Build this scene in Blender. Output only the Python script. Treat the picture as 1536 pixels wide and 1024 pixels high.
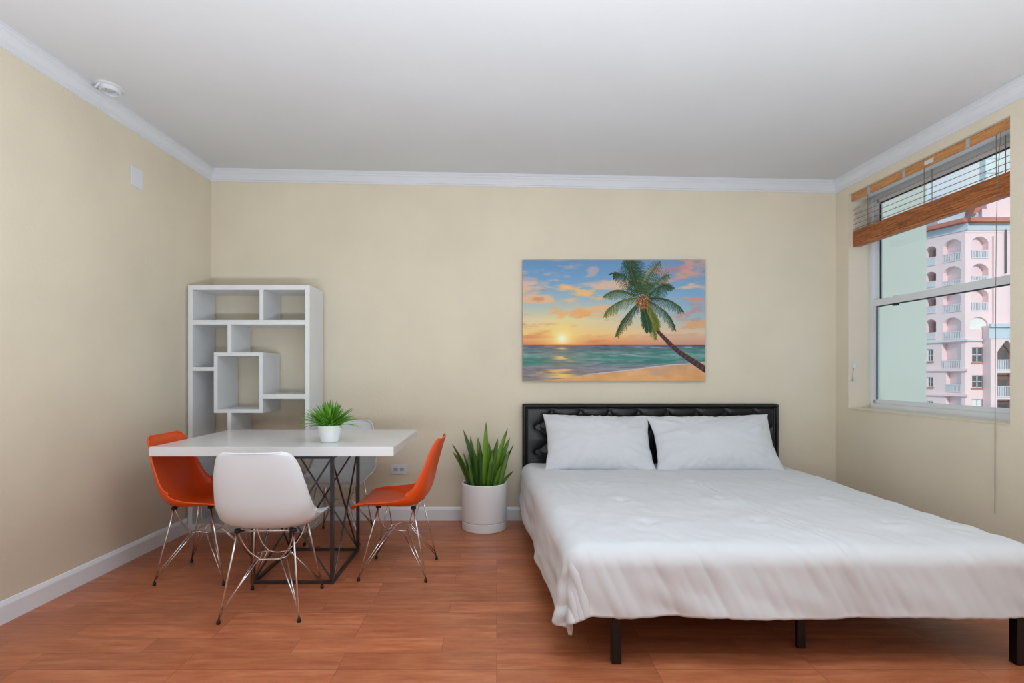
import bpy, bmesh, math, random
import numpy as np
from mathutils import Vector, Matrix, noise
for o in list(bpy.data.objects): bpy.data.objects.remove(o)
S = bpy.context.scene
COL = S.collection
PI = math.pi
random.seed(7)

# ------------------------------------------------------------------ camera
F, PX0, PY0, CAMZ = 820.0, 745.0, 558.0, 1.155
cd = bpy.data.cameras.new('camera'); cam = bpy.data.objects.new('camera', cd); COL.objects.link(cam)
cd.sensor_width = 36; cd.lens = F / 1536 * 36; cd.clip_end = 400; cd.clip_start = .05
cd.shift_x = (768 - PX0) / 1536; cd.shift_y = (PY0 - 512) / 1536
cam.location = (0, 0, CAMZ); cam.rotation_euler = (PI / 2, 0, 0)
S.camera = cam

# ------------------------------------------------------------------ light and exposure
S.view_settings.view_transform = 'Standard'; S.view_settings.look = 'None'
S.view_settings.gamma = 1; S.view_settings.exposure = 0.13; S.view_settings.use_curve_mapping = False
w = bpy.data.worlds.new('sky'); S.world = w; w.use_nodes = True
nt = w.node_tree; nt.nodes.clear()
wo = nt.nodes.new('ShaderNodeOutputWorld'); bg = nt.nodes.new('ShaderNodeBackground')
tc = nt.nodes.new('ShaderNodeTexCoord'); nz = nt.nodes.new('ShaderNodeTexNoise'); rp = nt.nodes.new('ShaderNodeValToRGB')
nz.inputs['Scale'].default_value = 5; nz.inputs['Detail'].default_value = 4
rp.color_ramp.elements[0].position = .45; rp.color_ramp.elements[0].color = (.33, .45, .57, 1)
rp.color_ramp.elements[1].position = .75; rp.color_ramp.elements[1].color = (.60, .66, .71, 1)
nt.links.new(tc.outputs['Generated'], nz.inputs['Vector']); nt.links.new(nz.outputs['Fac'], rp.inputs['Fac'])
nt.links.new(rp.outputs['Color'], bg.inputs['Color']); nt.links.new(bg.outputs[0], wo.inputs[0])
bg.inputs['Strength'].default_value = 1.3

def area(name, loc, rot, sx, sy, power, col=(1, 1, 1)):
    l = bpy.data.lights.new(name, 'AREA'); l.shape = 'RECTANGLE'; l.size = sx; l.size_y = sy
    l.energy = power; l.color = col
    o = bpy.data.objects.new(name, l); COL.objects.link(o); o.location = loc; o.rotation_euler = rot
    return o
def sun(direction, power, angle, col):
    l = bpy.data.lights.new('sun', 'SUN'); l.energy = power; l.angle = angle; l.color = col
    o = bpy.data.objects.new('sun', l); COL.objects.link(o)
    o.rotation_euler = Vector(direction).to_track_quat('-Z', 'Y').to_euler(); o.location = (0, 0, 30)
sun((.13, .9, -.42), 2.3, .03, (1, .96, .92))
# added fill from behind the camera; the rear wall there has no opening
area('rear_fill', (.9, -2.3, 1.35), (PI / 2, 0, 0), 4.2, 2.3, 12, (.89, 1, 1.10))
area('overhead_fill', (.5, 1.35, 2.60), (0, 0, 0), 1.2, .8, 17, (.90, 1, 1.08))  # added unseen top light for the bed, no fixture there
# added wide fill below the frame, facing up to brighten the ceiling
area('ceiling_bounce_fill', (.15, .46, .66), (PI - .16, 0, 0), 3.4, .5, 116, (.875, 1, 1.11))
portal = area('window_portal', (2.86, 3.48, 1.68), (0, PI / 2, 0), 1.55, 1.25, 1)
portal.data.cycles.is_portal = True

# ------------------------------------------------------------------ material helpers
def lin(c):
    def f(x):
        x /= 255.0
        return x / 12.92 if x <= .04045 else ((x + .055) / 1.055) ** 2.4
    return (f(c[0]), f(c[1]), f(c[2]), 1)
def mat(name, c, rough=.5, metal=0, spec=.5, coat=0, bump=None, mottle=None, sheen=0):
    """c is sRGB 0-255. bump=(scale,strength,distance,detail); mottle=(scale,amount,detail)"""
    m = bpy.data.materials.new(name); m.use_nodes = True
    n = m.node_tree.nodes; L = m.node_tree.links; b = n['Principled BSDF']
    b.inputs['Base Color'].default_value = lin(c); b.inputs['Roughness'].default_value = rough
    b.inputs['Metallic'].default_value = metal; b.inputs['Specular IOR Level'].default_value = spec
    b.inputs['Coat Weight'].default_value = coat; b.inputs['Sheen Weight'].default_value = sheen
    t = n.new('ShaderNodeTexCoord')
    mo = mottle or (3, .02, 2)
    z = n.new('ShaderNodeTexNoise'); z.inputs['Scale'].default_value = mo[0]; z.inputs['Detail'].default_value = mo[2]
    r = n.new('ShaderNodeValToRGB'); a = mo[1]
    lc = lin(c)
    r.color_ramp.elements[0].position = .3; r.color_ramp.elements[1].position = .7
    r.color_ramp.elements[0].color = tuple(max(0, x * (1 - a)) for x in lc[:3]) + (1,)
    r.color_ramp.elements[1].color = tuple(min(1, x * (1 + a)) for x in lc[:3]) + (1,)
    L.new(t.outputs['Object'], z.inputs['Vector']); L.new(z.outputs['Fac'], r.inputs['Fac']); L.new(r.outputs['Color'], b.inputs['Base Color'])
    if bump:
        z2 = n.new('ShaderNodeTexNoise'); z2.inputs['Scale'].default_value = bump[0]; z2.inputs['Detail'].default_value = bump[3]
        bp = n.new('ShaderNodeBump'); bp.inputs['Strength'].default_value = bump[1]; bp.inputs['Distance'].default_value = bump[2]
        L.new(t.outputs['Object'], z2.inputs['Vector']); L.new(z2.outputs['Fac'], bp.inputs['Height']); L.new(bp.outputs['Normal'], b.inputs['Normal'])
    return m

M = {}
M['wall'] = mat('wall_paint', (224, 213, 192), .75, spec=.25, bump=(55, .35, .004, 3), mottle=(2.2, .035, 5))
M['ceiling'] = mat('ceiling_paint', (212, 213, 215), .85, spec=.2, bump=(40, .25, .003, 3), mottle=(1.5, .02, 5))
M['trim'] = mat('trim_paint', (217, 220, 225), .45, bump=(30, .1, .002, 2))
M['skirting'] = mat('baseboard_paint', (240, 245, 252), .4, bump=(30, .1, .002, 2))
M['lacquer'] = mat('white_lacquer', (228, 228, 230), .2, spec=.15)
M['laminate'] = mat('white_laminate', (228, 230, 233), .35, mottle=(6, .02, 3))
M['white_plastic'] = mat('white_plastic', (218, 222, 226), .35, coat=.1)
M['orange_plastic'] = mat('orange_plastic', (228, 82, 14), .42, coat=.1)
M['chrome'] = mat('chrome_wire', (225, 225, 228), .16, metal=1)
M['gunmetal'] = mat('grey_steel', (84, 86, 92), .34, metal=.85, mottle=(20, .15, 3))
M['rubber'] = mat('black_rubber', (22, 20, 20), .6)
M['black_metal'] = mat('black_metal', (9, 8, 9), .38, spec=.5)
M['leather'] = mat('black_leather', (20, 20, 22), .36, spec=.5, bump=(180, .25, .001, 3))
M['cotton'] = mat('white_cotton', (214, 216, 220), .85, spec=.15, sheen=.1, bump=(25, .12, .004, 4), mottle=(4, .012, 3))
M['mattress'] = mat('mattress_fabric', (225, 225, 226), .9, spec=.1)
M['ceramic'] = mat('white_ceramic', (244, 246, 248), .5, bump=(90, .05, .001, 2))
M['soil'] = mat('dark_soil', (48, 38, 28), .95, bump=(80, .8, .01, 4))
M['plate'] = mat('wall_plate_plastic', (222, 225, 230), .4)
M['slot'] = mat('slot_plastic', (176, 178, 182), .5)
M['slot_dark'] = mat('slot_grey', (128, 130, 132), .6)
M['alu'] = mat('window_frame_paint', (222, 225, 228), .4, spec=.5)
M['gasket'] = mat('black_gasket', (30, 36, 36), .6)
M['cord'] = mat('blind_cord', (118, 108, 90), .8)
M['wing'] = mat('painted_stucco', (178, 186, 180), .85, spec=.2, mottle=(.6, .03, 4))

def wood_mat(name, c1, c2, axis='Y', rough=.45, scale=9):
    m = bpy.data.materials.new(name); m.use_nodes = True
    n = m.node_tree.nodes; L = m.node_tree.links; b = n['Principled BSDF']
    t = n.new('ShaderNodeTexCoord'); mp = n.new('ShaderNodeMapping')
    sc = [14, 14, 14]; sc['XYZ'.index(axis)] = 1.0; mp.inputs['Scale'].default_value = sc
    z = n.new('ShaderNodeTexNoise'); z.inputs['Scale'].default_value = scale; z.inputs['Detail'].default_value = 6
    r = n.new('ShaderNodeValToRGB'); r.color_ramp.elements[0].position = .32; r.color_ramp.elements[1].position = .68
    r.color_ramp.elements[0].color = lin(c1); r.color_ramp.elements[1].color = lin(c2)
    L.new(t.outputs['Object'], mp.inputs['Vector']); L.new(mp.outputs[0], z.inputs['Vector']); L.new(z.outputs['Fac'], r.inputs['Fac'])
    L.new(r.outputs['Color'], b.inputs['Base Color']); b.inputs['Roughness'].default_value = rough
    return m
M['blind_wood'] = wood_mat('blind_wood', (128, 70, 32), (198, 122, 66), 'Y', .45)
M['valance_wood'] = wood_mat('valance_wood', (176, 118, 66), (212, 154, 96), 'Y', .45)

def floor_mat():
    m = bpy.data.materials.new('red_brown_laminate_planks'); m.use_nodes = True
    n = m.node_tree.nodes; L = m.node_tree.links; b = n['Principled BSDF']
    t = n.new('ShaderNodeTexCoord')
    br = n.new('ShaderNodeTexBrick'); br.offset = .37; br.offset_frequency = 3
    br.inputs['Scale'].default_value = 1; br.inputs['Brick Width'].default_value = .62; br.inputs['Row Height'].default_value = .125
    br.inputs['Mortar Size'].default_value = .0012; br.inputs['Mortar Smooth'].default_value = .3; br.inputs['Bias'].default_value = 0
    br.inputs['Color1'].default_value = (0, 0, 0, 1); br.inputs['Color2'].default_value = (1, 1, 1, 1); br.inputs['Mortar'].default_value = (.3, .3, .3, 1)
    L.new(t.outputs['Object'], br.inputs['Vector'])
    mp = n.new('ShaderNodeMapping'); mp.inputs['Scale'].default_value = (1.8, 10, 1)
    z = n.new('ShaderNodeTexNoise'); z.inputs['Scale'].default_value = 2.6; z.inputs['Detail'].default_value = 8; z.inputs['Roughness'].default_value = .62
    va = n.new('ShaderNodeVectorMath'); va.operation = 'ADD'
    ms = n.new('ShaderNodeVectorMath'); ms.operation = 'SCALE'; ms.inputs['Scale'].default_value = 9
    L.new(br.outputs['Color'], ms.inputs[0]); L.new(t.outputs['Object'], mp.inputs['Vector'])
    L.new(mp.outputs[0], va.inputs[0]); L.new(ms.outputs[0], va.inputs[1]); L.new(va.outputs[0], z.inputs['Vector'])
    r = n.new('ShaderNodeValToRGB'); e = r.color_ramp.elements
    e[0].position = .20; e[0].color = lin((152, 84, 58)); e[1].position = .82; e[1].color = lin((210, 138, 98))
    k = e.new(.5); k.color = lin((186, 110, 74))
    L.new(z.outputs['Fac'], r.inputs['Fac'])
    # plank to plank tone
    hs = n.new('ShaderNodeHueSaturation'); mr = n.new('ShaderNodeMapRange')
    mr.inputs['To Min'].default_value = .84; mr.inputs['To Max'].default_value = 1.14
    L.new(br.outputs['Color'], mr.inputs['Value']); L.new(mr.outputs[0], hs.inputs['Value']); L.new(r.outputs['Color'], hs.inputs['Color'])
    mx = n.new('ShaderNodeMix'); mx.data_type = 'RGBA'; mx.inputs['B'].default_value = lin((70, 34, 22))
    mm = n.new('ShaderNodeMath'); mm.operation = 'MULTIPLY'; mm.inputs[1].default_value = .55
    L.new(br.outputs['Fac'], mm.inputs[0]); L.new(mm.outputs[0], mx.inputs['Factor'])
    L.new(hs.outputs['Color'], mx.inputs['A']); L.new(mx.outputs['Result'], b.inputs['Base Color'])
    b.inputs['Roughness'].default_value = .3; b.inputs['Specular IOR Level'].default_value = .4
    z2 = n.new('ShaderNodeTexNoise'); z2.inputs['Scale'].default_value = 4; z2.inputs['Detail'].default_value = 5
    m2 = n.new('ShaderNodeMapRange'); m2.inputs['To Min'].default_value = .22; m2.inputs['To Max'].default_value = .42
    L.new(t.outputs['Object'], z2.inputs['Vector']); L.new(z2.outputs['Fac'], m2.inputs['Value']); L.new(m2.outputs[0], b.inputs['Roughness'])
    bp = n.new('ShaderNodeBump'); bp.inputs['Strength'].default_value = .15; bp.inputs['Distance'].default_value = .002
    L.new(z.outputs['Fac'], bp.inputs['Height']); L.new(bp.outputs['Normal'], b.inputs['Normal'])
    return m
M['floor'] = floor_mat()

def glass_mat():
    m = bpy.data.materials.new('clear_glass'); m.use_nodes = True
    n = m.node_tree.nodes; L = m.node_tree.links; n.clear()
    o = n.new('ShaderNodeOutputMaterial'); mx = n.new('ShaderNodeMixShader'); tr = n.new('ShaderNodeBsdfTransparent'); g = n.new('ShaderNodeBsdfGlossy')
    tr.inputs[0].default_value = (.96, .985, .98, 1); g.inputs['Roughness'].default_value = .02; mx.inputs[0].default_value = .06
    L.new(tr.outputs[0], mx.inputs[1]); L.new(g.outputs[0], mx.inputs[2]); L.new(mx.outputs[0], o.inputs[0])
    return m
M['glass'] = glass_mat()

def leaf_mat(name, dark, light, tip):
    """colour follows an attribute 'leaf': r = random tone, g = position along the blade"""
    m = bpy.data.materials.new(name); m.use_nodes = True
    n = m.node_tree.nodes; L = m.node_tree.links; b = n['Principled BSDF']
    a = n.new('ShaderNodeAttribute'); a.attribute_name = 'leaf'
    s = n.new('ShaderNodeSeparateColor'); L.new(a.outputs['Color'], s.inputs[0])
    m1 = n.new('ShaderNodeMix'); m1.data_type = 'RGBA'; m1.inputs['A'].default_value = lin(dark); m1.inputs['B'].default_value = lin(light)
    L.new(s.outputs[0], m1.inputs['Factor'])
    r = n.new('ShaderNodeMapRange'); r.inputs['From Min'].default_value = .82; r.inputs['From Max'].default_value = 1; L.new(s.outputs[1], r.inputs['Value'])
    m2 = n.new('ShaderNodeMix'); m2.data_type = 'RGBA'; L.new(r.outputs[0], m2.inputs['Factor'])
    L.new(m1.outputs['Result'], m2.inputs['A']); m2.inputs['B'].default_value = lin(tip); L.new(m2.outputs['Result'], b.inputs['Base Color'])
    b.inputs['Roughness'].default_value = .42
    return m
M['blade'] = leaf_mat('grass_blade', (46, 118, 22), (140, 204, 62), (104, 140, 70))
M['snake'] = leaf_mat('succulent_leaf', (38, 78, 26), (124, 168, 56), (96, 96, 56))

# ------------------------------------------------------------------ mesh helpers
def link(name, me, m=None, parent=None, smooth=False):
    o = bpy.data.objects.new(name, me); COL.objects.link(o)
    if m: me.materials.append(M[m] if isinstance(m, str) else m)
    if parent: o.parent = parent
    if smooth:
        for p in me.polygons: p.use_smooth = True
    return o
def tag(o, label=None, cat=None, group=None, kind=None):
    if label: o['label'] = label
    if cat: o['category'] = cat
    if group: o['group'] = group
    if kind: o['kind'] = kind
    return o
def empty(name, loc=(0, 0, 0), rz=0):
    o = bpy.data.objects.new(name, None); COL.objects.link(o); o.location = loc; o.rotation_euler = (0, 0, rz)
    o.empty_display_size = .05
    return o
def copy_tree(o, parent=None):
    c = o.copy(); COL.objects.link(c)
    if parent: c.parent = parent
    for ch in list(o.children): copy_tree(ch, c)
    return c

class MB:
    def __init__(s): s.bm = bmesh.new()
    def hexa(s, P):   # 8 points: bottom 4 ccw, top 4 ccw
        v = [s.bm.verts.new(p) for p in P]
        for f in ((3, 2, 1, 0), (4, 5, 6, 7), (0, 1, 5, 4), (1, 2, 6, 5), (2, 3, 7, 6), (3, 0, 4, 7)):
            s.bm.faces.new([v[i] for i in f])
        return s
    def box(s, x0, x1, y0, y1, z0, z1):
        return s.hexa([(x0, y0, z0), (x1, y0, z0), (x1, y1, z0), (x0, y1, z0), (x0, y0, z1), (x1, y0, z1), (x1, y1, z1), (x0, y1, z1)])
    def bar(s, a, b, w, h=None):      # square bar between two points
        a, b = Vector(a), Vector(b); h = h or w; d = (b - a).normalized()
        up = Vector((0, 0, 1)) if abs(d.z) < .95 else Vector((0, 1, 0))
        x = d.cross(up).normalized() * w / 2; y = x.normalized().cross(d).normalized() * h / 2
        P = [a - x - y, a + x - y, a + x + y, a - x + y, b - x - y, b + x - y, b + x + y, b - x + y]
        return s.hexa(P)
    def tube(s, pts, r, seg=10, closed=False, cap=True):
        pts = [Vector(p) for p in pts]; n = len(pts); rings = []
        rr = r if isinstance(r, (list, tuple)) else [r] * n
        prev = None
        for i, p in enumerate(pts):
            if closed: d = pts[(i + 1) % n] - pts[i - 1]
            else: d = pts[min(i + 1, n - 1)] - pts[max(i - 1, 0)]
            d.normalize()
            if prev is None:
                u = d.orthogonal().normalized()
            else:
                u = (prev - d * prev.dot(d)).normalized()
            prev = u; v = d.cross(u)
            rings.append([s.bm.verts.new(p + (u * math.cos(2 * PI * k / seg) + v * math.sin(2 * PI * k / seg)) * rr[i]) for k in range(seg)])
        for i in range(n if closed else n - 1):
            A, B = rings[i], rings[(i + 1) % n]
            for k in range(seg): s.bm.faces.new([A[k], A[(k + 1) % seg], B[(k + 1) % seg], B[k]])
        if cap and not closed:
            s.bm.faces.new(rings[0][::-1]); s.bm.faces.new(rings[-1])
        return s
    def lathe(s, prof, c=(0, 0, 0), seg=48, closed=False):
        rings = []
        for r, z in prof:
            if r < 1e-6: rings.append([s.bm.verts.new((c[0], c[1], c[2] + z))])
            else: rings.append([s.bm.verts.new((c[0] + r * math.cos(2 * PI * k / seg), c[1] + r * math.sin(2 * PI * k / seg), c[2] + z)) for k in range(seg)])
        prs = list(zip(rings, rings[1:])) + ([(rings[-1], rings[0])] if closed else [])
        for A, B in prs:
            for k in range(seg):
                k2 = (k + 1) % seg
                if len(A) == 1 and len(B) == 1: continue
                if len(A) == 1: s.bm.faces.new([A[0], B[k2], B[k]])
                elif len(B) == 1: s.bm.faces.new([A[k], A[k2], B[0]])
                else: s.bm.faces.new([A[k], A[k2], B[k2], B[k]])
        return s
    def loft(s, sections, cap=True):   # list of equal-length closed polygons
        R = [[s.bm.verts.new(p) for p in sec] for sec in sections]
        n = len(R[0])
        for A, B in zip(R, R[1:]):
            for k in range(n): s.bm.faces.new([A[k], A[(k + 1) % n], B[(k + 1) % n], B[k]])
        if cap: s.bm.faces.new(R[0][::-1]); s.bm.faces.new(R[-1])
        return s
    def build(s, name, m, parent=None, bevel=0, seg=2, smooth=False):
        bmesh.ops.recalc_face_normals(s.bm, faces=s.bm.faces[:])
        if bevel: bmesh.ops.bevel(s.bm, geom=s.bm.edges[:], offset=bevel, segments=seg, affect='EDGES', clamp_overlap=True)
        me = bpy.data.meshes.new(name); s.bm.to_mesh(me); s.bm.free()
        return link(name, me, m, parent, smooth)
def grid_mesh(name, nu, nv, fn, m, parent=None, smooth=True):
    V = [fn(i / (nu - 1), j / (nv - 1)) for j in range(nv) for i in range(nu)]
    Fc = [(j * nu + i, j * nu + i + 1, (j + 1) * nu + i + 1, (j + 1) * nu + i) for j in range(nv - 1) for i in range(nu - 1)]
    me = bpy.data.meshes.new(name); me.from_pydata([tuple(v) for v in V], [], Fc); me.update()
    return link(name, me, m, parent, smooth)
def cr(pts, n=8):   # Catmull-Rom through points
    pts = [Vector(p) for p in pts]; P = [pts[0] * 2 - pts[1]] + pts + [pts[-1] * 2 - pts[-2]]; out = []
    for i in range(1, len(P) - 2):
        for k in range(n):
            t = k / n; a, b, c, d = P[i - 1], P[i], P[i + 1], P[i + 2]
            out.append(.5 * ((2 * b) + (c - a) * t + (2 * a - 5 * b + 4 * c - d) * t * t + (3 * b - a - 3 * c + d) * t ** 3))
    out.append(pts[-1]); return out

# ------------------------------------------------------------------ the room
YB, YR = 4.27, -2.8
XLB, XRB = -2.232, 2.651
def xl(y): return XLB - .0244 * (YB - y)
def xr(y): return XRB + .0165 * (YB - y)
def zc(x): return 2.731 - .0193 * (x + 2.23)       # the ceiling drops a little to the right
def struct(o): return tag(o, kind='structure')

struct(MB().hexa([(xl(YR) - .2, YR - .2, -.12), (xr(YR) + .2, YR - .2, -.12), (xr(YB) + .2, YB + .2, -.12), (xl(YB) - .2, YB + .2, -.12),
                  (xl(YR) - .2, YR - .2, 0), (xr(YR) + .2, YR - .2, 0), (xr(YB) + .2, YB + .2, 0), (xl(YB) - .2, YB + .2, 0)]).build('floor', 'floor'))
def cq(x, y, dz): return (x, y, zc(x) + dz)
struct(MB().hexa([cq(xl(YR) - .2, YR - .2, 0), cq(xr(YR) + .2, YR - .2, 0), cq(xr(YB) + .2, YB + .2, 0), cq(xl(YB) - .2, YB + .2, 0),
                  cq(xl(YR) - .2, YR - .2, .15), cq(xr(YR) + .2, YR - .2, .15), cq(xr(YB) + .2, YB + .2, .15), cq(xl(YB) - .2, YB + .2, .15)]).build('ceiling', 'ceiling'))
def wall_hex(a, b, off):       # a,b: plan points of the inner face; off: outward vector; full height
    a, b, off = Vector(a), Vector(b), Vector(off)
    P = [a, b, b + off, a + off]
    return MB().hexa([(p.x, p.y, 0) for p in P] + [(p.x, p.y, zc(p.x) + .0) for p in P])
struct(wall_hex((xl(YB) - .2, YB), (xr(YB) + .2, YB), (0, .2)).build('wall_back', 'wall'))
struct(wall_hex((xl(YR), YR), (xl(YB), YB), (-.2, 0)).build('wall_left', 'wall'))
struct(wall_hex((xr(YR) + .2, YR), (xl(YR) - .2, YR), (0, -.2)).build('wall_rear', 'wall'))
# right wall with the window opening
WY0, WY1, WZ0, WZ1, WT = 2.848, 4.125, .880, 2.492, .22
b = MB()
def rbox(b, y0, y1, z0, z1, d0=0., d1=WT):
    top = lambda y, d: zc(xr(y) + d) if z1 is None else z1
    P = [(xr(y0) + d0, y0), (xr(y0) + d1, y0), (xr(y1) + d1, y1), (xr(y1) + d0, y1)]
    b.hexa([(x, y, z0) for x, y in P] + [(x, y, zc(x) if z1 is None else z1) for x, y in P])
rbox(b, YR, WY0, 0, None); rbox(b, WY1, YB, 0, None); rbox(b, WY0, WY1, 0, WZ0); rbox(b, WY0, WY1, WZ1, None)
struct(b.build('wall_right', 'wall'))

# crown moulding, one run per wall
CP = [(0, 0), (.008, 0), (.010, .010), (.017, .013), (.020, .026), (.036, .050), (.045, .056), (.047, .066), (.054, .069), (.055, .087), (0, .087)]
def crown(name, a, b, inward):
    secs = []
    for p in (a, b):
        secs.append([(p[0] + inward[0](d) if callable(inward[0]) else p[0] + inward[0] * d, p[1] + inward[1] * d, zc(p[0]) - .087 + z) for d, z in CP])
    struct(MB().loft(secs).build(name, 'trim'))
crown('trim_1', (xl(YB), YB), (xr(YB), YB), (0, -1))
crown('trim_2', (xl(YR), YR), (xl(YB), YB), (1, 0))
crown('trim_3', (xr(YR), YR), (xr(YB), YB), (-1, 0))
BP = [(0, 0), (.014, 0), (.014, .082), (.011, .090), (.005, .102), (0, .105)]
def skirt(name, a, b, inw):
    secs = [[(p[0] + inw[0] * d, p[1] + inw[1] * d, z) for d, z in BP] for p in (a, b)]
    struct(MB().loft(secs).build(name, 'skirting'))
skirt('baseboard_back', (xl(YB), YB), (xr(YB), YB), (0, -1))
skirt('baseboard_left', (xl(YR), YR), (xl(YB), YB), (1, 0))
skirt('baseboard_right', (xr(YR), YR), (xr(YB), YB), (-1, 0))

# ------------------------------------------------------------------ window
win = struct(empty('window_1', (0, 0, 0)))
def fbox(b, y0, y1, z0, z1, d0, d1): rbox(b, y0, y1, z0, z1, d0, d1)
b = MB()
fbox(b, WY0, WY1, WZ0, WZ0 + .045, .155, .215); fbox(b, WY0, WY1, WZ1 - .05, WZ1, .155, .215)
fbox(b, WY0, WY0 + .035, WZ0, WZ1, .155, .215); fbox(b, WY1 - .035, WY1, WZ0, WZ1, .155, .215)
b.build('window_frame', 'alu', win, .003)
MZ = 1.665
b = MB()   # lower sash, inner track
y0, y1 = WY0 + .035, WY1 - .035
fbox(b, y0, y1, MZ - .022, MZ + .028, .160, .188); fbox(b, y0, y1, WZ0 + .045, WZ0 + .075, .163, .185)
fbox(b, y0, y0 + .03, WZ0 + .045, MZ, .163, .185); fbox(b, y1 - .03, y1, WZ0 + .045, MZ, .163, .185)
low = b.build('lower_sash', 'alu', win, .002)
b = MB()   # upper sash, outer track
fbox(b, y0, y1, MZ - .02, MZ + .012, .19, .212); fbox(b, y0, y1, WZ1 - .08, WZ1 - .05, .19, .212)
fbox(b, y0, y0 + .03, MZ, WZ1 - .05, .19, .212); fbox(b, y1 - .03, y1, MZ, WZ1 - .05, .19, .212)
upp = b.build('upper_sash', 'alu', win, .002)
b = MB(); fbox(b, y0 + .03, y1 - .03, WZ0 + .075, MZ - .02, .172, .176); b.build('window_pane', 'glass', low)
b = MB(); fbox(b, y0 + .03, y1 - .03, MZ + .012, WZ1 - .08, .200, .204); b.build('window_pane', 'glass', upp)
b = MB(); g = .006
fbox(b, y1 - .03 - g, y1 - .03, MZ + .012, WZ1 - .08, .190, .2); fbox(b, y0 + .03, y1 - .03, WZ1 - .08 - g, WZ1 - .08, .190, .2); b.build('gasket', 'gasket', upp)
b = MB()
fbox(b, y1 - .03 - g, y1 - .03, WZ0 + .075, MZ - .02, .164, .172); fbox(b, y0 + .03, y1 - .03, MZ - .027, MZ - .022, .162, .19); b.build('gasket', 'gasket', low)
for yy in (3.86, 2.98):
    b = MB(); fbox(b, yy - .02, yy + .02, MZ - .040, MZ - .024, .150, .172); b.build('sash_lock', 'gasket', low, .002)
    b = MB(); fbox(b, yy - .012, yy + .028, MZ + .028, MZ + .036, .162, .182); b.build('sash_latch', 'alu', low, .002)
# plaster sill ledge
b = MB(); rbox(b, WY0 - .0, WY1 + .0, WZ0, WZ0 + .006, -.004, .155); struct(b.build('trim_4', 'wall'))

# ------------------------------------------------------------------ wooden venetian blind, pulled up
bl = tag(empty('venetian_blind', (xr(3.49) + .06, 3.49, 2.08)), 'wooden venetian blind with orange-brown slats pulled up in the window recess', 'blind')
bl_o = Vector(bl.location)
def lbox(b, y0, y1, z0, z1, d0, d1):
    o = bl_o; P = [(xr(y0) + d0, y0), (xr(y0) + d1, y0), (xr(y1) + d1, y1), (xr(y1) + d0, y1)]
    b.hexa([(x - o.x, y - o.y, z0 - o.z) for x, y in P] + [(x - o.x, y - o.y, z1 - o.z) for x, y in P])
BY0, BY1 = WY0 + .006, WY1 - .006
b = MB(); lbox(b, BY0, BY1, 2.436, 2.489, .020, .030); b.build('valance', 'valance_wood', bl, .002)
b = MB(); lbox(b, BY0 + .004, BY1 - .004, 2.438, 2.487, .038, .088); b.build('headrail', 'trim', bl, .002)
for yy in (3.93, 3.60, 3.12):
    b = MB(); lbox(b, yy - .012, yy + .012, 2.434, 2.4895, .017, .021); b.build('valance_clip', 'slot', bl, .001)
b = MB(); lbox(b, 3.36, 3.43, 2.449, 2.475, .0175, .0205); b.build('valance_clip', 'trim', bl, .001)
for i in range(5):
    z = 2.236 + i * .036
    s = MB(); d0, d1 = .034, .080
    # slats hang tilted so that they are seen almost edge-on from the room
    P = []
    for dz in (0, .0025):
        P += [(xr(BY0) + d0 - bl_o.x, BY0 - bl_o.y, z - .011 + dz - bl_o.z), (xr(BY0) + d1 - bl_o.x, BY0 - bl_o.y, z + .0095 + dz - bl_o.z),
              (xr(BY1) + d1 - bl_o.x, BY1 - bl_o.y, z + .0095 + dz - bl_o.z), (xr(BY1) + d0 - bl_o.x, BY1 - bl_o.y, z - .011 + dz - bl_o.z)]
    s.hexa(P).build('slat', 'blind_wood', bl)
nst = 19
for i in range(nst):
    z = 2.118 + i * .0052
    j = random.uniform(-.0015, .0015)
    b = MB(); lbox(b, BY0, BY1, z, z + .0042, .034 + j, .082 + j); b.build('slat', 'blind_wood', bl)
b = MB(); lbox(b, BY0, BY1, 2.096, 2.1165, .032, .084); b.build('bottom_rail', 'blind_wood', bl, .003)
for yy in (2.96, 3.45, 3.96):
    for d in (.033, .083):
        b = MB(); lbox(b, yy - .0016, yy + .0016, 2.2, 2.44, d - .001, d + .001); b.build('ladder_cord', 'cord', bl)
b = MB(); yy = 2.925
pts = [(xr(yy) + .024, yy, 2.44), (xr(yy) + .002, yy, 2.0), (xr(yy) - .006, yy, 1.0), (xr(yy) - .008, yy, .40)]
b.tube([Vector(p) - bl_o for p in cr(pts, 6)], .0016, 6); b.build('pull_cord', 'cord', bl)
# cord cleat on the plaster reveal
ck = tag(empty('cord_cleat', (xr(4.124) + .04, WY1, 1.19)), 'small pale cord cleat with a short tassel on the left window reveal', 'cord cleat')
MB().box(-.010, .010, -.012, 0, -.004, .030).build('cleat', 'plate', ck, .002)
MB().tube([(-.006, -.008, 0), (-.009, -.006, -.04), (-.010, -.006, -.075)], .0015, 6).build('cord', 'cord', ck)
MB().lathe([(0, -.10), (.006, -.098), (.005, -.08), (.002, -.074), (0, -.074)], (-.010, -.007, 0), 12).build('tassel', 'slot', ck)

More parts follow.
